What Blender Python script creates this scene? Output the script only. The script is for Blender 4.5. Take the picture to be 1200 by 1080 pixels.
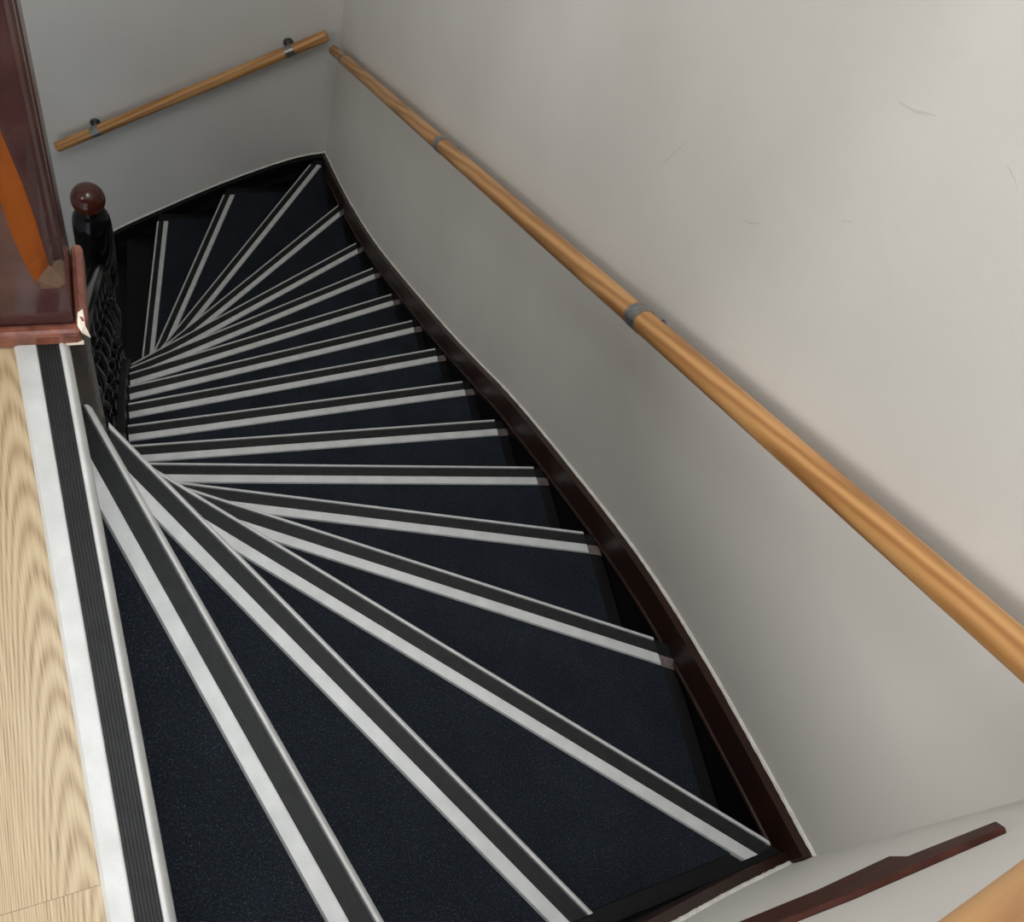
import bpy, bmesh, math, random
from mathutils import Vector, Matrix
random.seed(7)
for o in list(bpy.data.objects): bpy.data.objects.remove(o)
S = bpy.context.scene
COL = S.collection

# ---------------------------------------------------------------- units
# plan is laid out in stair rises; one rise = U metres, the landing is 20 rises above the lower hall
U = 0.2
Z0 = 20 * U
def W(x, y, z): return Vector((x * U, y * U, z * U + Z0))

# ---------------------------------------------------------------- camera
FPX = 1200.0
CC = (0.3612, -0.07284, 5.55234)
RR = ((0.942851, -0.228453, 0.242573), (-0.09448, -0.881388, -0.462849), (0.31954, 0.413479, -0.852601))
cam_d = bpy.data.cameras.new('camera')
cam = bpy.data.objects.new('camera', cam_d)
COL.objects.link(cam)
cam_d.sensor_fit = 'HORIZONTAL'; cam_d.sensor_width = 36.0
cam_d.lens = FPX / 1200.0 * 36.0
cam_d.clip_start = 0.01; cam_d.clip_end = 100
rx, dn, fw = (Vector(r) for r in RR)
M = Matrix((rx, -dn, -fw)).transposed().to_4x4()
M.translation = W(*CC)
cam.matrix_world = M
S.camera = cam

# ---------------------------------------------------------------- light
world = bpy.data.worlds.new('world'); S.world = world
world.use_nodes = True
wb = world.node_tree.nodes['Background']
wb.inputs[0].default_value = (0.78, 0.88, 1.0, 1); wb.inputs[1].default_value = 1.0
def area(name, loc, target, sx, sy, power, col):
    d = bpy.data.lights.new(name, 'AREA'); d.shape = 'RECTANGLE'; d.size = sx; d.size_y = sy
    d.energy = power; d.color = col
    o = bpy.data.objects.new(name, d); COL.objects.link(o)
    o.location = loc
    o.rotation_euler = (Vector(target) - Vector(loc)).to_track_quat('-Z', 'Y').to_euler()
    return o
# daylight from an unseen left-wall window, placed to match the shading (window spans y -6..3, z 3..10)
area('unseen_window_daylight', W(-13.8, -1.5, 6.5), W(0, -1.5, 6.5), 9 * U, 7 * U, 46, (1.0, 0.96, 0.92))
# fill from above: a roof light added to brighten the stairwell (opening x -2..4, y 1..10)
area('added_roof_fill', W(1, 5.5, 13.5), W(1, 5.5, 0), 6 * U, 9 * U, 37, (0.95, 0.98, 1.0))
# cooler light on the near treads from a window added behind the viewer (x -4.4..1.2, z 2.5..10)
area('added_end_window_light', W(-1.6, -12.9, 6.25), W(-1.6, 0, 5.2), 5.6 * U, 7.5 * U, 40, (0.95, 0.965, 1.0))
S.view_settings.view_transform = 'Standard'
S.view_settings.look = 'None'
S.view_settings.gamma = 1
S.view_settings.exposure = 0.28
S.view_settings.use_curve_mapping = False

# ---------------------------------------------------------------- materials
def new_mat(name):
    m = bpy.data.materials.new(name); m.use_nodes = True
    return m, m.node_tree.nodes, m.node_tree.links, m.node_tree.nodes['Principled BSDF']
def ramp(N, stops):
    r = N.new('ShaderNodeValToRGB')
    e = r.color_ramp.elements
    while len(e) < len(stops): e.new(0.5)
    for el, (p, c) in zip(e, stops): el.position = p; el.color = (*c, 1)
    return r
def noisy(name, c1, c2, scale, rough, bump=0.0, bscale=None, metal=0.0, detail=4, stretch=None, coat=0.0, spec=None):
    m, N, L, B = new_mat(name)
    tc = N.new('ShaderNodeTexCoord'); src = tc.outputs['Object']
    if stretch:
        mp = N.new('ShaderNodeMapping'); mp.inputs['Scale'].default_value = stretch
        L.new(src, mp.inputs['Vector']); src = mp.outputs[0]
    n = N.new('ShaderNodeTexNoise'); n.inputs['Scale'].default_value = scale; n.inputs['Detail'].default_value = detail
    L.new(src, n.inputs['Vector'])
    r = ramp(N, [(0.3, c1), (0.7, c2)])
    L.new(n.outputs[0], r.inputs[0]); L.new(r.outputs[0], B.inputs['Base Color'])
    B.inputs['Roughness'].default_value = rough; B.inputs['Metallic'].default_value = metal
    if spec is not None: B.inputs['Specular IOR Level'].default_value = spec
    if coat: B.inputs['Coat Weight'].default_value = coat; B.inputs['Coat Roughness'].default_value = 0.12
    if bump:
        n2 = N.new('ShaderNodeTexNoise'); n2.inputs['Scale'].default_value = bscale or scale * 4; n2.inputs['Detail'].default_value = 3
        L.new(src, n2.inputs['Vector'])
        b = N.new('ShaderNodeBump'); b.inputs['Strength'].default_value = bump; b.inputs['Distance'].default_value = 0.002
        L.new(n2.outputs[0], b.inputs['Height']); L.new(b.outputs[0], B.inputs['Normal'])
    return m
M_WALL = noisy('wall_paint', (0.66, 0.637, 0.592), (0.72, 0.698, 0.655), 2.2, 0.55, 0.25, 60)
M_CEIL = noisy('ceiling_paint', (0.75, 0.74, 0.71), (0.8, 0.79, 0.76), 3, 0.7)
M_CAULK = noisy('white_caulk', (0.62, 0.60, 0.55), (0.80, 0.78, 0.73), 40, 0.5, 0.5, 90)
M_BLACK = noisy('black_gloss_paint', (0.004, 0.004, 0.0045), (0.008, 0.007, 0.007), 8, 0.42, 0.15, 60, spec=0.15)
M_BALUSTER = noisy('black_lacquer', (0.004, 0.004, 0.0045), (0.008, 0.007, 0.007), 8, 0.10, 0.05, 60, spec=0.25)
M_BROWN = noisy('brown_gloss_paint', (0.020, 0.0085, 0.006), (0.034, 0.013, 0.0085), 14, 0.36, 0.2, 80, spec=0.3)
M_SKIRT = noisy('scuffed_red_brown_paint', (0.040, 0.012, 0.008), (0.075, 0.026, 0.018), 40, 0.6, 0.4, 90, spec=0.1)
M_BROWN_POST = noisy('red_brown_gloss_paint', (0.050, 0.021, 0.020), (0.085, 0.038, 0.036), 18, 0.18, 0.25, 50)
M_BROWN_TRIM = noisy('worn_red_brown_paint', (0.11, 0.030, 0.018), (0.24, 0.085, 0.055), 55, 0.35, 0.5, 120)
M_DARK_POST = noisy('dark_brown_gloss_paint', (0.030, 0.020, 0.014), (0.075, 0.055, 0.042), 16, 0.22, 0.3, 40)
M_ORANGE = noisy('orange_varnish', (0.19, 0.040, 0.005), (0.34, 0.090, 0.013), 22, 0.25, 0.1, 60, stretch=(1, 1, .2))
M_TAN = noisy('bare_tan_wood', (0.07, 0.036, 0.022), (0.12, 0.068, 0.038), 40, 0.5)
M_CHIP = noisy('bare_plaster_chip', (0.75, 0.66, 0.53), (0.85, 0.79, 0.68), 60, 0.7, 0.5, 150)
M_MAHOG = noisy('mahogany_gloss', (0.035, 0.008, 0.005), (0.085, 0.018, 0.008), 14, 0.15, 0.05, 60)
M_ALU = noisy('brushed_aluminium', (0.47, 0.475, 0.465), (0.56, 0.565, 0.555), 30, 0.5, 0.12, 200, metal=0.2)
M_RUBBER = noisy('black_rubber', (0.006, 0.0065, 0.0065), (0.012, 0.013, 0.013), 60, 0.5, 0.2, 300, spec=0.3)
M_TREAD_END = noisy('scuffed_brown_paint', (0.06, 0.045, 0.040), (0.15, 0.12, 0.11), 50, 0.4, 0.3, 120)
M_STEEL = noisy('dull_steel', (0.20, 0.20, 0.20), (0.34, 0.33, 0.32), 90, 0.32, 0.05, 200, metal=0.85)
M_HOLE = noisy('dark_screw', (0.03, 0.025, 0.02), (0.05, 0.04, 0.03), 40, 0.5)

def carpet_mat():
    m, N, L, B = new_mat('navy_cord_carpet')
    tc = N.new('ShaderNodeTexCoord')
    n = N.new('ShaderNodeTexNoise'); n.inputs['Scale'].default_value = 420; n.inputs['Detail'].default_value = 2
    n2 = N.new('ShaderNodeTexNoise'); n2.inputs['Scale'].default_value = 9; n2.inputs['Detail'].default_value = 4
    L.new(tc.outputs['Object'], n.inputs['Vector']); L.new(tc.outputs['Object'], n2.inputs['Vector'])
    r = ramp(N, [(0.32, (0.0075, 0.0095, 0.0128)), (0.60, (0.0165, 0.0208, 0.028)), (0.74, (0.058, 0.068, 0.085))])
    r2 = ramp(N, [(0.3, (0.78, 0.78, 0.78)), (0.7, (1.1, 1.1, 1.1))])
    mx = N.new('ShaderNodeMixRGB'); mx.blend_type = 'MULTIPLY'; mx.inputs[0].default_value = 1
    L.new(n.outputs[0], r.inputs[0]); L.new(n2.outputs[0], r2.inputs[0])
    L.new(r.outputs[0], mx.inputs[1]); L.new(r2.outputs[0], mx.inputs[2]); L.new(mx.outputs[0], B.inputs['Base Color'])
    B.inputs['Roughness'].default_value = 0.95; B.inputs['Specular IOR Level'].default_value = 0.1
    b = N.new('ShaderNodeBump'); b.inputs['Strength'].default_value = 0.6; b.inputs['Distance'].default_value = 0.002
    L.new(n.outputs[0], b.inputs['Height']); L.new(b.outputs[0], B.inputs['Normal'])
    return m
M_CARPET = carpet_mat()

def wood_mat(name, cols, a, b, k, rough, noise_amp=0.5, fine=(900, 12), seed=0.0, mix=0.55, wander=0.0):
    # local Y is the grain direction, local X across: arched rings  sin(k*(a*x^2 + b*y + noise))
    m, N, L, B = new_mat(name)
    tc = N.new('ShaderNodeTexCoord'); sp = N.new('ShaderNodeSeparateXYZ'); L.new(tc.outputs['Object'], sp.inputs[0])
    oi = N.new('ShaderNodeObjectInfo')
    def mth(op, i0, i1=None):
        n = N.new('ShaderNodeMath'); n.operation = op
        for i, v in enumerate((i0, i1)):
            if v is None: continue
            if isinstance(v, (int, float)): n.inputs[i].default_value = v
            else: L.new(v, n.inputs[i])
        return n.outputs[0]
    mp = N.new('ShaderNodeMapping'); mp.inputs['Scale'].default_value = (9, 1.6, 9); mp.inputs['Location'].default_value = (seed, seed * .7, 0)
    L.new(tc.outputs['Object'], mp.inputs['Vector'])
    nz = N.new('ShaderNodeTexNoise'); nz.inputs['Scale'].default_value = 1.0; nz.inputs['Detail'].default_value = 3
    nz.noise_dimensions = '4D'; L.new(mth('MULTIPLY', oi.outputs['Random'], 25.0), nz.inputs['W'])
    L.new(mp.outputs[0], nz.inputs['Vector'])
    xs = mth('ADD', sp.outputs[0], mth('MULTIPLY', mth('SUBTRACT', oi.outputs['Random'], 0.5), wander))
    v = mth('ADD', mth('MULTIPLY', mth('MULTIPLY', xs, xs), a), mth('MULTIPLY', sp.outputs[1], b))
    v = mth('ADD', v, mth('MULTIPLY', nz.outputs[0], noise_amp))
    s = mth('SINE', mth('MULTIPLY', v, k))
    s = mth('ADD', mth('MULTIPLY', s, 0.5), 0.5)
    mp2 = N.new('ShaderNodeMapping'); mp2.inputs['Scale'].default_value = (fine[0], fine[1], fine[0])
    L.new(tc.outputs['Object'], mp2.inputs['Vector'])
    nf = N.new('ShaderNodeTexNoise'); nf.inputs['Scale'].default_value = 1.0; nf.inputs['Detail'].default_value = 3
    L.new(mp2.outputs[0], nf.inputs['Vector'])
    t = mth('ADD', mth('MULTIPLY', s, mix), mth('MULTIPLY', nf.outputs[0], 1.0 - mix))
    r = ramp(N, cols)
    L.new(t, r.inputs[0]); L.new(r.outputs[0], B.inputs['Base Color'])
    B.inputs['Roughness'].default_value = rough
    bp = N.new('ShaderNodeBump'); bp.inputs['Strength'].default_value = 0.15; bp.inputs['Distance'].default_value = 0.001
    L.new(t, bp.inputs['Height']); L.new(bp.outputs[0], B.inputs['Normal'])
    return m
M_RAIL = wood_mat('oak_rail', [(0.1, (0.26, 0.110, 0.030)), (0.5, (0.43, 0.205, 0.066)), (0.9, (0.55, 0.30, 0.115))], 13000, 9.0, 1.0, 0.38, 14.0, (420, 9))
M_PLANK = wood_mat('oak_laminate', [(0.22, (0.20, 0.13, 0.065)), (0.45, (0.385, 0.285, 0.165)), (0.72, (0.48, 0.38, 0.24))], 24000, 130.0, 1.0, 0.4, 18.0, (620, 11), 3.3, 0.27, 0.09)

# ---------------------------------------------------------------- builders
def link(o, parent=None):
    COL.objects.link(o)
    if parent is not None: o.parent = parent
    return o
def mesh_obj(name, verts, faces, mat, parent=None, smooth=False):
    me = bpy.data.meshes.new(name)
    me.from_pydata([tuple(v) for v in verts], [], faces)
    bm = bmesh.new(); bm.from_mesh(me)
    bmesh.ops.remove_doubles(bm, verts=bm.verts, dist=1e-6)
    bmesh.ops.recalc_face_normals(bm, faces=bm.faces)
    bm.to_mesh(me); bm.free()
    me.materials.append(mat)
    if smooth:
        for p in me.polygons: p.use_smooth = True
        try: me.set_sharp_from_angle(angle=math.radians(40))
        except Exception: pass
    o = bpy.data.objects.new(name, me)
    return link(o, parent)
def empty(name, parent=None, loc=None):
    o = bpy.data.objects.new(name, None); o.empty_display_size = 0.05
    link(o, parent)
    if loc is not None: o.location = loc
    return o
def tag(o, label=None, cat=None, group=None, kind=None):
    if label: o['label'] = label
    if cat: o['category'] = cat
    if group: o['group'] = group
    if kind: o['kind'] = kind
    return o
def clip_poly(poly, hp):
    nx, ny, c = hp; out = []
    for i in range(len(poly)):
        a, b = poly[i], poly[(i + 1) % len(poly)]
        da = nx * a[0] + ny * a[1] - c; db = nx * b[0] + ny * b[1] - c
        if da <= 0: out.append(a)
        if (da < 0) != (db < 0) and da != db:
            t = da / (da - db); out.append((a[0] + t * (b[0] - a[0]), a[1] + t * (b[1] - a[1])))
    return out
BIG = [(-8, -3), (8, -3), (8, 22), (-8, 22)]
def plan_poly(hps, start=BIG):
    p = start
    for h in hps:
        p = clip_poly(p, h)
        if not p: break
    q = []
    for v in p:
        if not q or (abs(v[0] - q[-1][0]) + abs(v[1] - q[-1][1])) > 1e-4: q.append(v)
    if len(q) > 1 and (abs(q[0][0] - q[-1][0]) + abs(q[0][1] - q[-1][1])) < 1e-4: q.pop()
    return q
def prism(name, poly, z0, z1, mat, parent=None, bevel=0.0):
    n = len(poly)
    v = [W(x, y, z0) for x, y in poly] + [W(x, y, z1) for x, y in poly]
    f = [tuple(range(n))[::-1], tuple(range(n, 2 * n))] + [(i, (i + 1) % n, n + (i + 1) % n, n + i) for i in range(n)]
    o = mesh_obj(name, v, f, mat, parent)
    if bevel:
        b = o.modifiers.new('bevel', 'BEVEL'); b.width = bevel * U; b.segments = 2; b.limit_method = 'ANGLE'
    return o
def box(name, x0, x1, y0, y1, z0, z1, mat, parent=None, bevel=0.0):
    return prism(name, [(x0, y0), (x1, y0), (x1, y1), (x0, y1)], z0, z1, mat, parent, bevel)
def lathe_verts(prof, seg=24):
    v = []; f = []
    for (r, z) in prof:
        for i in range(seg):
            a = 2 * math.pi * i / seg; v.append((r * math.cos(a), r * math.sin(a), z))
    for j in range(len(prof) - 1):
        for i in range(seg):
            f.append((j * seg + i, j * seg + (i + 1) % seg, (j + 1) * seg + (i + 1) % seg, (j + 1) * seg + i))
    f.append(tuple(range(seg))[::-1]); f.append(tuple(range((len(prof) - 1) * seg, len(prof) * seg)))
    return v, f
def catmull(pts, per=6):
    out = []
    n = len(pts)
    for i in range(n - 1):
        p0 = pts[max(i - 1, 0)]; p1 = pts[i]; p2 = pts[i + 1]; p3 = pts[min(i + 2, n - 1)]
        for j in range(per):
            t = j / per
            out.append(tuple(0.5 * ((2 * b) + (-a + c) * t + (2 * a - 5 * b + 4 * c - d) * t * t + (-a + 3 * b - 3 * c + d) * t ** 3)
                             for a, b, c, d in zip(p0, p1, p2, p3)))
    out.append(tuple(pts[-1])); return out
def sweep(name, frames, mat, parent=None, smooth=False):
    # frames: list of rings (same count) of world points, closed ring, capped
    n = len(frames[0]); v = [p for r in frames for p in r]; f = []
    for j in range(len(frames) - 1):
        for i in range(n):
            f.append((j * n + i, j * n + (i + 1) % n, (j + 1) * n + (i + 1) % n, (j + 1) * n + i))
    f.append(tuple(range(n))[::-1]); f.append(tuple(range((len(frames) - 1) * n, len(frames) * n)))
    return mesh_obj(name, v, f, mat, parent, smooth)

# ---------------------------------------------------------------- plan data
NOSE = [(0.0964, 0.225), (0.367, 1.292), (0.6014, 2.392), (0.848, 3.436), (1.1001, 4.363), (1.3142, 5.144), (1.451, 5.962),
        (1.5544, 6.787), (1.6352, 7.655), (1.7009, 8.561), (1.77, 9.385), (1.8551, 10.051), (1.9716, 10.359), (2.0941, 10.378),
        (2.2886, 9.409), (2.4897, 7.852), (2.7254, 5.403), (2.9784, 2.314), (3.07, 1.43), (3.14159, 2.5)]
WN = 0.281                      # width of a nosing strip
XW, XWB = 5.22, 5.17            # right wall at its near and far end
YW = 19.55                      # back wall
XS = 5.12                       # face of the wall string
def xw(y): return XW + (XWB - XW) * max(0, min(1, y / YW))
SN = 0.12                       # the near wall is a little out of square
def yn(x): return -0.02 - SN * (XW - x)
NEAR = (-SN, 1.0, -0.02 - SN * XW)      # near wall plane: -SN x + y = c
def nk(k): t, d = NOSE[k]; return math.cos(t), math.sin(t), d
def near_hp(off): return (SN, -1.0, -(NEAR[2] + off))          # y - SN x >= c + off
def region(k, margin_out, margin_in):
    hps = [(1, 0, XS - margin_out), (0, 1, 19.2 - margin_out), near_hp(0.10 + margin_out)]
    if k == 0: hps += [(0, 1, 3.70)]
    elif k == 1: hps += [(0, 1, 3.84), (-1, 0, 0.45)]
    elif k == 2: hps += [(-1, 0, 0.03), (0, 1, 5.5)]
    elif k <= 14: hps += [(-1, 0, 0.12 - margin_in)]
    elif k <= 17: hps += [(-1, -1, -12.45 - margin_in)]
    else: hps += [(0, -1, -13.05)]
    return hps

# ---------------------------------------------------------------- shell
def structure(o): o['kind'] = 'structure'; return o
# right wall (a slab), back wall, near wall beside the landing
HI = 13.0
structure(prism('wall_right', [(XW, -0.6), (XW + 1, -0.6), (XWB + 1, YW + 1), (XWB, YW + 0.0)], -20.5, HI, M_WALL))
structure(prism('wall_back', [(XWB + 0.5, YW), (XWB + .5, YW + 1), (-14, YW + 1), (-14, YW)], -20.5, HI, M_WALL))
XN = 1.7                        # above the landing the near wall starts here; below it closes the stairwell
wn = empty('wall_near'); structure(wn)
prism('wall_panel', [(XW + .5, yn(XW + .5)), (XN, yn(XN)), (XN, yn(XN) - 0.7), (XW + .5, yn(XW + .5) - 0.7)], -0.07, HI, M_WALL, wn)
prism('wall_panel', [(XW + .5, yn(XW + .5)), (-0.5, yn(-0.5)), (-0.5, yn(-0.5) - 0.7), (XW + .5, yn(XW + .5) - 0.7)], -20.5, -0.07, M_WALL, wn)
we = empty('wall_hall_end'); structure(we)  # opening left for the added end window
for x0, x1, z0, z1 in ((-14, XN + .7, -0.5, 2.5), (-14, XN + .7, 10, HI), (-14, -4.4, 2.5, 10), (1.2, XN + .7, 2.5, 10)):
    box('wall_panel', x0, x1, -12.9, -12.0, z0, z1, M_WALL, we)
structure(prism('wall_hall_side', [(XN, -12), (XN + .7, -12), (XN + .7, yn(XN) - .7), (XN, yn(XN) - .7)], -0.5, HI, M_WALL))
# left wall with the window opening y -6..3, z 3..10
wl = empty('wall_left'); structure(wl)
for nm, y0, y1, z0, z1 in (('wall_panel', -13, YW + 1, -20.5, 3), ('wall_panel', -13, YW + 1, 10, HI), ('wall_panel', -13, -6, 3, 10), ('wall_panel', 3, YW + 1, 3, 10)):
    box(nm, -14.8, -13.9, y0, y1, z0, z1, M_WALL, wl)
cl = empty('ceiling'); structure(cl)  # opening left for the added roof light, unseen from the camera
for x0, x1, y0, y1 in ((-15, -2, -13, YW + 1), (4, XW + 1, -13, YW + 1), (-2, 4, -13, 1), (-2, 4, 10, YW + 1)):
    box('ceiling_panel', x0, x1, y0, y1, HI, HI + 0.6, M_CEIL, cl)
structure(box('floor_lower_hall', -15, XW + 1, -3, YW + 1, -20.6, -20.0, noisy('dark_hall_floor', (0.03, 0.026, 0.022), (0.05, 0.042, 0.034), 6, 0.5)))
# unseen left window, placed for the daylight
win = empty('unseen_window_1'); structure(win)
for y0, y1, z0, z1 in ((-6, -5.6, 3, 10), (2.6, 3, 3, 10), (-6, 3, 3, 3.4), (-6, 3, 9.6, 10), (-1.65, -1.35, 3, 10)):
    box('window_frame', -14.6, -14.2, y0, y1, z0, z1, M_CEIL, win)

win2 = empty('added_end_window'); structure(win2)  # frame of the window added to light the near treads
for x0, x1, z0, z1 in ((-4.4, -4.0, 2.5, 10), (0.8, 1.2, 2.5, 10), (-4.4, 1.2, 2.5, 2.9), (-4.4, 1.2, 9.6, 10), (-1.75, -1.45, 2.5, 10)):
    box('window_frame', x0, x1, -12.7, -12.4, z0, z1, M_CEIL, win2)

# landing floor: laminate planks running along the landing edge
fl = empty('floor'); structure(fl)
t0, d0 = NOSE[0]
sub = plan_poly([(math.cos(t0), math.sin(t0), d0 - 0.1), (0, 1, 4.25)], [(-14, -12.0), (3, -12.0), (3, 8), (-14, 8)])
sub = clip_poly(sub, (1, 0, 0.45))
prism('landing_slab', sub, -1.5, -0.07, M_BLACK, fl)
prism('landing_slab', [(0.3, -12), (XN, -12), (XN, yn(XN) - .005), (0.3, yn(0.3) - .005)], -0.6, -0.07, M_BLACK, fl)
pw = 0.98
ang = t0
def plank(i, y0, y1, mat):
    # local frame: x across, y along grain
    xa = d0 - 0.275 - 0.12 + 0.0
    cx = -0.12 - i * pw
    hw = pw / 2 - 0.0015
    hx = hw
    c, s = math.cos(ang), math.sin(ang)
    def P(u, v): return (c * u - s * v, s * u + c * v)
    x0, x1 = cx - hx, cx + hx
    def shape(top):
        # beside the stairs the boards stop at the nosing; past the corner of the stairwell they run on
        p = [P(x0, y0), P(x1, y0), P(x1, y1), P(x0, y1)]
        p = clip_poly(p, (0, 1, 4.22)); p = clip_poly(p, (1, 0, XN - 0.002))
        if top: return clip_poly(clip_poly(p, (c, s, d0 - WN + 0.004)), near_hp(0.0))
        return clip_poly(p, (-SN, 1, NEAR[2]))
    boards = [q for q in (shape(True), shape(False)) if len(q) >= 3]
    if not boards: return
    ctr = P(cx, (y0 + y1) / 2)
    mat4 = Matrix.Rotation(ang, 4, 'Z'); mat4.translation = W(ctr[0], ctr[1], 0)
    # one board: both pieces share a mesh, local axes follow the grain
    v, f = [], []
    for q in boards:
        n = len(q); b0 = len(v)
        v += [W(x, y, -0.07) for x, y in q] + [W(x, y, 0.0) for x, y in q]
        f += [tuple(b0 + i for i in range(n))[::-1], tuple(b0 + n + i for i in range(n))] + [(b0 + i, b0 + (i + 1) % n, b0 + n + (i + 1) % n, b0 + n + i) for i in range(n)]
    o = mesh_obj('plank', v, f, mat, fl)
    o.data.transform(mat4.inverted()); o.matrix_world = mat4
    return o
for i in range(-2, 6):
    cuts = [-8.0 + 1.7 * ((i * 37) % 3), 0.62 - 1.3 * (i % 3) if i else 0.62, 6.2]
    lo = -12.0
    for cten in cuts:
        plank(i, lo + 0.0008, cten - 0.0008, M_PLANK); lo = cten

# ---------------------------------------------------------------- staircase
st = empty('staircase', None, W(2.5, 10, -20))
def ST(o):                       # keep world placement when parented
    o.matrix_parent_inverse = st.matrix_basis.inverted(); return o
ST_INV = Matrix.Translation(-W(2.5, 10, -20))
tag(st, 'dark winding staircase with navy carpet treads and aluminium nosing strips', 'staircase')
def part(o):
    o.parent = st; o.matrix_parent_inverse = ST_INV; return o

# cross-sections, s back from the front edge, z above the tread
ALU = [(-0.006, -0.13), (-0.016, -0.12), (-0.016, -0.05), (-0.012, -0.015), (0.002, 0.020), (0.012, 0.033), (0.020, 0.036), (0.030, 0.036), (0.036, 0.030), (0.040, 0.014),
       (0.160, 0.014), (0.163, 0.030), (0.170, 0.033), (0.262, 0.033), (WN, 0.010), (WN, 0.0), (0.010, 0.0), (0.010, -0.13)]
RUB = [(0.0405, 0.0142)]
_nr = 7
for i in range(_nr):
    a = 0.042 + (0.159 - 0.042) * i / _nr; b = 0.042 + (0.159 - 0.042) * (i + 1) / _nr
    w_ = b - a
    RUB += [(a + .08 * w_, 0.0255), (a + .25 * w_, 0.0285), (a + .7 * w_, 0.0285), (b - .12 * w_, 0.0255)]
RUB += [(0.1595, 0.0142)]
def clip_line(k, s, hps):
    nx, ny, d = nk(k); px, py = nx * (d - s), ny * (d - s); tx, ty = ny, -nx
    lo, hi = -40.0, 40.0
    for a, b, c in hps:
        den = a * tx + b * ty; num = c - (a * px + b * py)
        if abs(den) < 1e-9: continue
        t = num / den
        if den > 0: hi = min(hi, t)
        else: lo = max(lo, t)
    return (px + lo * tx, py + lo * ty), (px + hi * tx, py + hi * ty)
def strip(name, k, prof, hps, mat, parent):
    A, B_ = [], []
    for s, z in prof:
        a, b = clip_line(k, s, hps)
        A.append(W(a[0], a[1], -k + z)); B_.append(W(b[0], b[1], -k + z))
    return sweep(name, [A, B_], mat, parent)

for k in range(0, 20):
    nx, ny, d = nk(k)
    if k > 0:
        px, py, pd = nk(k - 1)
        reg = region(k, 0.0, 0.0)
        tp = plan_poly(reg + [(nx, ny, d - 0.012), (-px, -py, -(pd - 0.32))])
        tread = part(prism('tread', tp, -k - 0.2, -k - 0.001, M_BLACK, None, 0.012))
        rp = plan_poly(region(k, 0.0, 0.0) + [(nx, ny, d - 0.10), (-nx, -ny, -(d - 0.18))])
        if len(rp) >= 3: part(prism('riser', rp, -(k + 1) + 0.0, -k - 0.2, M_BLACK))
    else:
        tread = part(prism('landing_edge', plan_poly([(nx, ny, d - 0.012), (-nx, -ny, -(d - 0.6)), (0, 1, 3.7), near_hp(0.02)]), -0.07, -0.001, M_BLACK))
        part(prism('riser', plan_poly([(nx, ny, d - 0.10), (-nx, -ny, -(d - 0.18)), (0, 1, 3.8), near_hp(0.02)]), -1.0, -0.07, M_BLACK))
    if k <= 17:
        if k == 0: hps = [(0, 1, 3.70), near_hp(0.03)]
        else: hps = region(k, 0.17, 0.03)
        if k == 3: hps = [(1, 0, 4.97), near_hp(0.17), (-1, 0, 0.09)]
        if k in (16, 17): hps = region(k, 0.27, 0.03)
        strip('aluminium_nosing', k, ALU, hps, M_ALU, tread)
        strip('rubber_insert', k, RUB, hps, M_RUBBER, tread)
        if 4 <= k <= 14:
            a, b = clip_line(k, 0.165, region(k, 0.165, 0)); e, g = clip_line(k, WN, region(k, 0.165, 0))
            a2, b2 = clip_line(k, 0.165, region(k, 0.01, 0)); e2, g2 = clip_line(k, WN, region(k, 0.01, 0))
            pick = lambda p, q: max(p, q)
            prism('tread_end', [pick(a, b), pick(a2, b2), pick(e2, g2), pick(e, g)], -k - 0.001, -k + 0.02, M_TREAD_END, tread, 0.004)
        if k > 0:
            cp = plan_poly(region(k, 0.16 if k < 15 else 0.2, 0.03) + [(nx, ny, d - WN + 0.004), (-px, -py, -(pd - 0.17))])
            if len(cp) >= 3: prism('carpet', cp, -k - 0.001, -k + 0.022, M_CARPET, tread)

# strings on the walls: polylines of their top edge
TOP_R = catmull([(19.55, -15.10), (16.81, -13.74), (13.84, -11.93), (10.12, -9.22), (8.3, -7.81), (6.75, -6.57), (4.45, -4.95), (3.18, -4.14),
                 (2.08, -3.58), (0.95, -3.11), (-0.02, -2.74)])
TOP_B = catmull([(5.17, -15.06), (4.25, -15.31), (2.61, -16.14), (0.93, -17.18), (-0.44, -18.12), (-1.42, -19.11), (-2.3, -19.9)])
TOP_N = catmull([(5.15, -3.02), (4.29, -2.55), (3.57, -1.97), (2.4, -0.95), (1.2, 0.0), (0.35, 0.25)])
def string_on(fn, tops, name, zt, zb, p0, p1, mat):
    # fn(u, p) -> plan point at distance p out from the wall; zt/zb relative to top; p0..p1 thickness
    rings = []
    for u, z in tops:
        a = fn(u, p0); b = fn(u, p1)
        rings.append([W(a[0], a[1], z + zt), W(b[0], b[1], z + zt), W(b[0], b[1], max(z + zb, -20)), W(a[0], a[1], max(z + zb, -20))])
    return part(sweep(name, rings, mat))
def tube_on(fn, tops, name, zoff, poff, r, mat, jit=0.0, seg=8):
    rings = []
    for i, (u, z) in enumerate(tops):
        rr = r * (1 + jit * random.uniform(-1, 1)); ring = []
        for j in range(seg):
            a = 2 * math.pi * j / seg
            p = fn(u, poff + rr * math.cos(a)); ring.append(W(p[0], p[1], z + zoff + rr * math.sin(a)))
        rings.append(ring)
    return part(sweep(name, rings, mat, None, True))
fr = lambda u, p: (xw(u) - p, u)
fb = lambda u, p: (u, YW - p)
fn_ = lambda u, p: (u + 0.1 * p, yn(u) + p)
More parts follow.
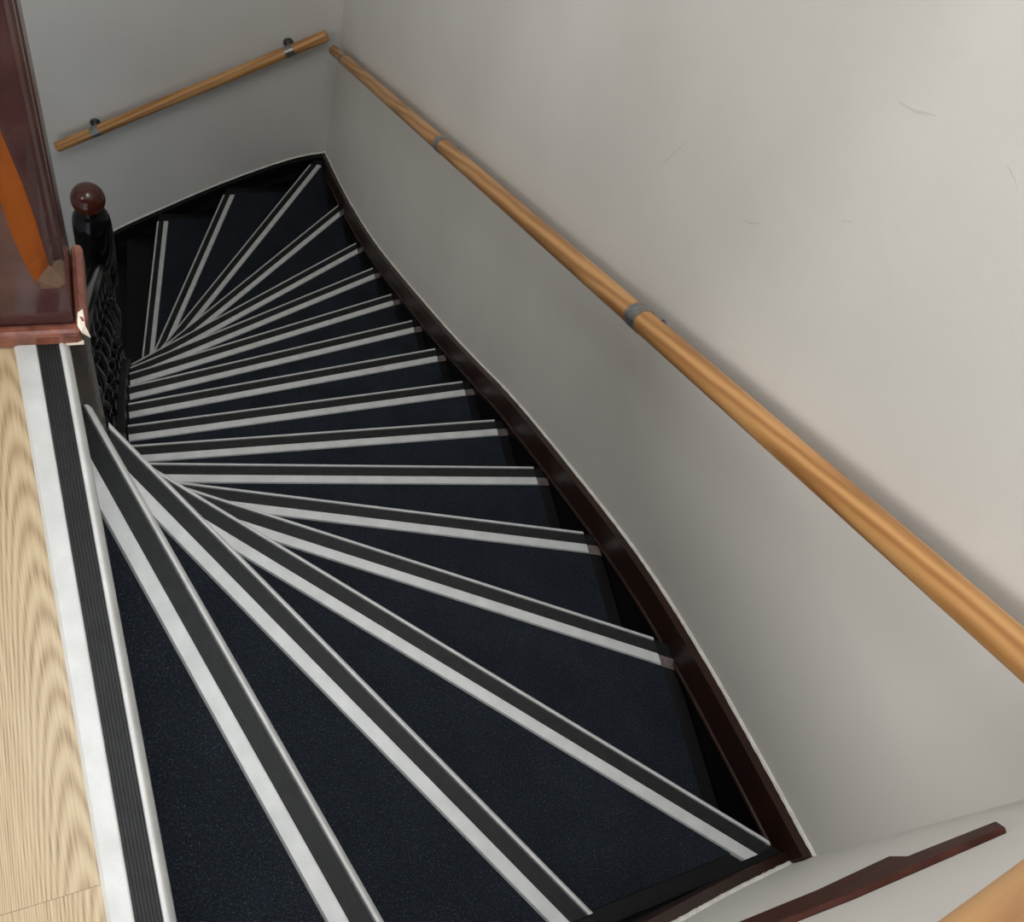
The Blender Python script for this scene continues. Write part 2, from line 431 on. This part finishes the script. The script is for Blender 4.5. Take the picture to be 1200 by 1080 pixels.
for fnc, tops in ((fr, TOP_R), (fb, TOP_B), (fn_, TOP_N)):
    thick = 0.10 if fnc is not fb else 0.35
    string_on(fnc, tops, 'wall_string', -0.42, -1.9, 0.004, thick - 0.01, M_BLACK)
    capm = M_BROWN if fnc is not fb else M_BLACK
    string_on(fnc, tops, 'string_capping', 0.0, -0.42, 0.004, thick + 0.01 if fnc is not fb else 0.16, capm)
    if fnc is fr: tube_on(fnc, tops, 'string_bead', -0.42, thick + 0.012, 0.026, M_BROWN)
    fine = []
    for (a, b) in zip(tops[:-1], tops[1:]):
        for j in range(4): fine.append((a[0] + (b[0] - a[0]) * j / 4, a[1] + (b[1] - a[1]) * j / 4 + random.uniform(-.002, .002)))
    fine.append(tops[-1])
    tube_on(fnc, fine, 'caulk_bead', 0.008, 0.006, 0.024, M_CAULK, 0.12, 6)

# inner string
INY = [(4.2, -2), (4.67, -3), (4.95, -4), (5.34, -5), (6.01, -6), (6.79, -7), (7.68, -8), (8.64, -9), (9.56, -10), (10.44, -11), (11.2, -12), (11.9, -13), (12.7, -14.2)]
rings = []
for y, z in INY:
    rings.append([W(-0.55, y, z + 0.22), W(-0.12, y, z + 0.22), W(-0.12, y, z - 1.9), W(-0.55, y, z - 1.9)])
part(sweep('inner_string', rings, M_BLACK))

# ---------------------------------------------------------------- balustrade on the inner string
bal = empty('stair_balustrade', None, W(-0.455, 12.7, -14))
BINV = Matrix.Translation(-W(-0.455, 12.7, -14))
tag(bal, 'black turned-baluster railing ending in a ball-topped mahogany newel at the foot', 'balustrade')
def bpart(o):
    o.parent = bal; o.matrix_parent_inverse = BINV; return o
NX, NY = -0.455, 12.7
prof = [(0.30, -20.0), (0.30, -14.2), (0.26, -14.1), (0.20, -13.9), (0.18, -13.2), (0.26, -12.6), (0.27, -12.3), (0.20, -12.0), (0.22, -11.8)]
# lower turned shaft, upper block, cap and ball as separate parts
def lathe_at(name, prof, x, y, mat, seg=28):
    v, f = lathe_verts(prof, seg)
    return mesh_obj(name, [W(x + a, y + b, c) for a, b, c in v], f, mat, None, True)
nw = bpart(lathe_at('newel_post', prof + [(0.22, -11.5), (0.30, -11.4), (0.31, -10.9), (0.29, -10.85), (0.29, -10.75), (0.325, -10.7), (0.335, -9.95), (0.33, -9.65), (0.31, -9.45), (0.27, -9.34), (0.23, -9.28), (0.19, -9.24), (0.17, -9.18)], NX, NY, M_BALUSTER))
ballp = [(0.02, -9.27)] + [(0.285 * math.cos(math.radians(a)), -8.98 + 0.285 * math.sin(math.radians(a))) for a in range(-75, 90, 11)] + [(0.01, -8.695)]
bl = lathe_at('newel_ball', ballp, NX, NY, M_MAHOG); bl.parent = nw
# handrail
hr_pts = [(-0.455, 12.55, -10.75), (-0.44, 11.0, -8.65), (-0.42, 9.2, -6.65), (-0.40, 7.7, -5.0), (-0.38, 6.0, -3.2), (-0.36, 4.32, -1.4)]
hp = [(-0.17, -0.05), (-0.15, 0.03), (-0.08, 0.085), (0, 0.10), (0.08, 0.085), (0.15, 0.03), (0.17, -0.05), (0.12, -0.10), (0.09, -0.17), (-0.09, -0.17), (-0.12, -0.10)]
rings = [[W(x + a, y, z + b * 1.3) for a, b in hp] for x, y, z in catmull(hr_pts, 4)]
bpart(sweep('handrail', rings, M_BALUSTER, None, True))
bprof = [(0.55, 0.0), (0.55, 0.16), (0.42, 0.17), (0.30, 0.19), (0.50, 0.22), (0.52, 0.25), (0.32, 0.28), (0.26, 0.31), (0.40, 0.40), (0.52, 0.46), (0.50, 0.52),
         (0.34, 0.60), (0.24, 0.66), (0.42, 0.69), (0.44, 0.71), (0.24, 0.74), (0.28, 0.78), (0.46, 0.83), (0.46, 0.86), (0.30, 0.88), (0.42, 0.90), (0.42, 1.0)]
v, f = lathe_verts(bprof, 14)
bme = bpy.data.meshes.new('baluster'); bme.from_pydata(v, [], f); bme.materials.append(M_BALUSTER)
for p in bme.polygons: p.use_smooth = True
def interp(tab, y):
    for (a, za), (b, zb) in zip(tab[:-1], tab[1:]):
        if a <= y <= b: return za + (zb - za) * (y - a) / (b - a)
    return tab[-1][1]
hr_tab = [(p[1], p[2]) for p in hr_pts][::-1]
for y in (4.75, 5.15, 5.7, 6.4, 7.1, 7.85, 8.6, 9.35, 10.1, 10.85, 11.55, 12.15):
    zb = interp(INY, y) + 0.20; zt = interp(hr_tab, y) - 0.18
    o = bpy.data.objects.new('baluster', bme); COL.objects.link(o)
    o.location = W(-0.37, y, zb); o.scale = (0.155 * U / 0.55 * 1.05, 0.155 * U / 0.55 * 1.05, (zt - zb) * U)
    bpart(o)

# ---------------------------------------------------------------- landing newel post
lp = empty('landing_post', None, W(-0.35, 4.03, -3.6))
LINV = Matrix.Translation(-W(-0.35, 4.03, -3.6))
tag(lp, 'red-brown glossy post with orange chamfer at the edge of the landing', 'post')
def lpart(o):
    o.parent = lp; o.matrix_parent_inverse = LINV; return o
X0, X1, Y0, Y1 = -0.72, -0.07, 3.76, 4.30
base = lpart(box('post_base', X0, X1, Y0, Y1, -0.05, 0.45, M_BROWN_POST))
# above the stop the corner between viewer and stairs is moulded away; sections loft upwards
SEC = [(0.45, -0.205, -0.150), (0.52, -0.222, -0.151), (0.66, -0.25, -0.155), (0.92, -0.278, -0.165), (1.2, -0.290, -0.185), (1.55, -0.305, -0.225), (2.2, -0.31, -0.23), (5.3, -0.31, -0.23)]
def sect(z, L_, R_):
    return [W(*p, z) for p in [(X0, Y0), (L_, Y0), (R_, 3.85), (R_ + 0.02, 3.853), (-0.115, 3.92), (-0.10, 3.925), (-0.085, 3.96), (X1, 3.97), (X1, 4.02), (X1 - .02, 4.04), (X1 - .02, 4.12), (X1, 4.14), (X1, Y1), (X0, Y1)]]
lpart(sweep('post_shaft', [sect(*q) for q in SEC], M_BROWN_POST))
def osec(z, L_, R_):
    return [W(*p, z) for p in [(L_ + 0.001, Y0 - 0.004), (R_ + 0.003, 3.847), (R_ - 0.005, 3.858), (L_ - 0.004, Y0 + 0.006)]]
lpart(sweep('chamfer_strip', [osec(*q) for q in SEC[1:]], M_ORANGE))
v = [(-0.212, Y0 + .003, .448), (-0.11, Y0 + .006, .448), (X1 - .005, 3.80, .448), (X1 - .005, 3.95, .448), (-0.15, 3.858, .448), (-0.218, Y0 + .003, .53), (-0.15, 3.858, .56), (-0.09, 3.94, .49)]
lpart(mesh_obj('chamfer_stop', [W(*p) for p in v], [(0, 1, 2, 3, 4), (5, 1, 0), (5, 6, 1), (6, 7, 2, 1), (7, 3, 2), (0, 4, 6, 5), (4, 3, 7, 6)], M_TAN))
for z0, z1, e in ((5.3, 5.45, 0.05), (5.45, 5.6, -0.03)):
    lpart(box('post_cap', X0 - e, X1 + e, Y0 - e, Y1 + e, z0, z1, M_BROWN_POST, None, 0.02))
lpart(box('base_trim', X0, -0.035, Y0 - 0.085, Y0 + 0.0, 0.0, 0.13, M_BROWN_TRIM, None, 0.03))
lpart(box('base_trim', X1 + 0.005, X1 + 0.075, Y0 - 0.02, Y1 + 0.03, -0.02, 0.15, M_BROWN_TRIM, None, 0.03))
# lower part of the post, below the landing, with a rounded corner to the steps
low = [(-0.7, 3.86), (-0.30, 3.86)] + [(-0.30 + 0.24 * math.sin(math.radians(a)), 4.10 - 0.24 * math.cos(math.radians(a))) for a in range(10, 91, 10)] + [(-0.06, 4.36), (-0.7, 4.36)]
lpart(prism('post_drop', low, -4.2, -0.05, M_DARK_POST)).data
# bare chips where the trim corner is broken
def chip(pts):
    v = [W(*p) for p in pts] + [W(p[0], p[1], p[2] + 0.02) for p in pts]; n = len(pts)
    lpart(mesh_obj('paint_chip', v, [tuple(range(n))[::-1], tuple(range(n, 2 * n))] + [(i, (i + 1) % n, n + (i + 1) % n, n + i) for i in range(n)], M_CHIP))
chip([(-0.05, 3.72, 0.125), (-0.03, 3.68, 0.12), (0.012, 3.69, 0.05), (-0.01, 3.73, 0.11), (-0.015, 3.82, 0.145), (-0.045, 3.80, 0.14)])
chip([(-0.13, 3.672, 0.01), (-0.03, 3.672, 0.012), (-0.03, 3.69, 0.012), (-0.13, 3.69, 0.01)])

# ---------------------------------------------------------------- wall handrails
def rail(label, A, B, r, stations, wall_dir, drop=0.0, rose=0.013, name='wall_handrail'):
    A = W(*A); B = W(*B); ax = (B - A); Ln = ax.length; ax.normalize()
    t = empty(name, None, A)
    tag(t, label, 'handrail', 'round oak rails on the stairwell walls')
    r *= U
    y = ax; z = Vector(wall_dir); z = (z - y * z.dot(y)).normalized(); x = y.cross(z)
    Rm = Matrix((x, y, z)).transposed().to_4x4()
    Rm.translation = A
    seg = 32; prof = [(r * 0.86, 0.0), (r * 0.97, 0.002), (r, 0.006), (r, Ln - 0.006), (r * 0.97, Ln - 0.002), (r * 0.86, Ln)]
    def lat(prof, seg=seg):
        v, f = lathe_verts(prof, seg); return [(a, c, -b) for a, b, c in v], f
    v, f = lat(prof)
    inv = Matrix.Translation(-A)
    def add(nm, v, f, mat, par, smooth=True):
        o = mesh_obj(nm, v, f, mat, None, smooth); o.matrix_world = Rm
        o.parent = t; o.matrix_parent_inverse = inv
        return o
    add('rail', v, f, M_RAIL, t)
    for s, gap in stations:
        rc = r * 1.06; hw = 0.022
        v, f = lat([(r * .99, s - hw), (rc, s - hw), (rc, s + hw), (r * .99, s + hw)])
        br = add('bracket_collar', v, f, M_STEEL, t)
        # stem and rose to the wall (towards +z local)
        def cyl(nm, yc, z0, z1, rad, par):
            vv = []; n = 16
            for zz in (z0, z1):
                for i in range(n):
                    a = 2 * math.pi * i / n; vv.append((drop * r + rad * math.cos(a), yc + rad * math.sin(a), zz))
            ff = [tuple(range(n))[::-1], tuple(range(n, 2 * n))] + [(i, (i + 1) % n, n + (i + 1) % n, n + i) for i in range(n)]
            o = mesh_obj(nm, vv, ff, M_STEEL, None, True); o.parent = br; return o
        cyl('bracket_stem', s, r * .5, gap * U - 0.001, 0.007, br)
        cyl('wall_rose', s, gap * U - 0.004, gap * U, rose, br)
    return t
def dist(a, b): return math.dist(a, b) * U
XR = 4.92
def rp(y): return (XR, y, 0.103 - 0.6523 * (y - 1.6566))
A_, B_ = rp(0.2), rp(18.95)
rail('long round oak handrail sloping down the right-hand wall on steel brackets', A_, B_, 0.121,
     [(dist(A_, rp(q)), 0.275) for q in (5.06, 11.15, 17.8)], (1, 0, 0), 0.75)
YB = 19.25
A2, B2 = (4.80, YB, -11.02), (-1.38, YB, -14.60)
def bp(x): t = (x - A2[0]) / (B2[0] - A2[0]); return tuple(a + t * (b - a) for a, b in zip(A2, B2))
rail('short round oak handrail on the far wall behind the newel ball', A2, B2, 0.125, [(dist(A2, bp(q)), 0.29) for q in (3.98, -0.45)], (0, 1, 0), 0.0, 0.024)
dv = (0.870, 0.100, -0.480); PN = (1.388, -0.270, 4.273)
A3 = tuple(p - 0.7 * d for p, d in zip(PN, dv)); B3 = tuple(p + 3.5 * d for p, d in zip(PN, dv))
rail('oak handrail end close to the viewer in the lower right corner', A3, B3, 0.121, [(0.45, 0.165)], (SN, -1, 0))

# skirting on the near wall at landing level
bb = empty('baseboard_near'); structure(bb)
def on_near(pts, p, nm, mat, bev=0.008):
    # pts: outline (x, z) on the near wall, extruded p out of it
    n = len(pts)
    v = [W(x, yn(x), z) for x, z in pts] + [W(x + .1 * p, yn(x) + p, z) for x, z in pts]
    o = mesh_obj(nm, v, [tuple(range(n))[::-1], tuple(range(n, 2 * n))] + [(i, (i + 1) % n, n + (i + 1) % n, n + i) for i in range(n)], mat, bb)
    m = o.modifiers.new('bevel', 'BEVEL'); m.width = bev * U; m.segments = 2
    return o
on_near([(1.72, 0.2), (3.0, 0.3), (3.89, 0.5), (4.32, 0.68), (4.07, 1.03), (3.19, 0.94), (2.85, 0.8), (1.72, 0.72)], 0.032, 'skirting_board', M_SKIRT)
on_near([(1.72, -0.06), (3.02, -0.03), (3.5, 0.1), (4.08, 0.0), (3.89, 0.48), (3.0, 0.28), (1.72, 0.18)], 0.022, 'lower_board', M_SKIRT, 0.005)

# scuff marks on the right wall
wr = bpy.data.objects['wall_right']
M_SCUFF = noisy('grey_scuff', (0.57, 0.55, 0.51), (0.63, 0.61, 0.57), 60, 0.6)
for pts in ([(6.28, -1.27), (6.18, -1.02), (6.09, -0.77)], [(4.28, 1.46), (4.11, 1.54), (3.95, 1.66)], [(4.92, -0.49), (4.8, -0.39), (4.71, -0.28)],
            [(3.34, -3.0), (3.27, -2.97)], [(3.30, 1.92), (3.2, 1.92), (3.11, 1.90)], [(4.04, 0.55), (3.95, 0.64)]):
    rings = []
    for i, (y, z) in enumerate(pts):
        w_ = 0.007 if 0 < i < len(pts) - 1 else 0.003
        x = xw(y)
        rings.append([W(x - 0.002, y - w_, z - w_), W(x - 0.002, y + w_, z + w_), W(x + 0.001, y + w_, z + w_), W(x + 0.001, y - w_, z - w_)])
    sweep('scuff_mark', rings, M_SCUFF, wr)
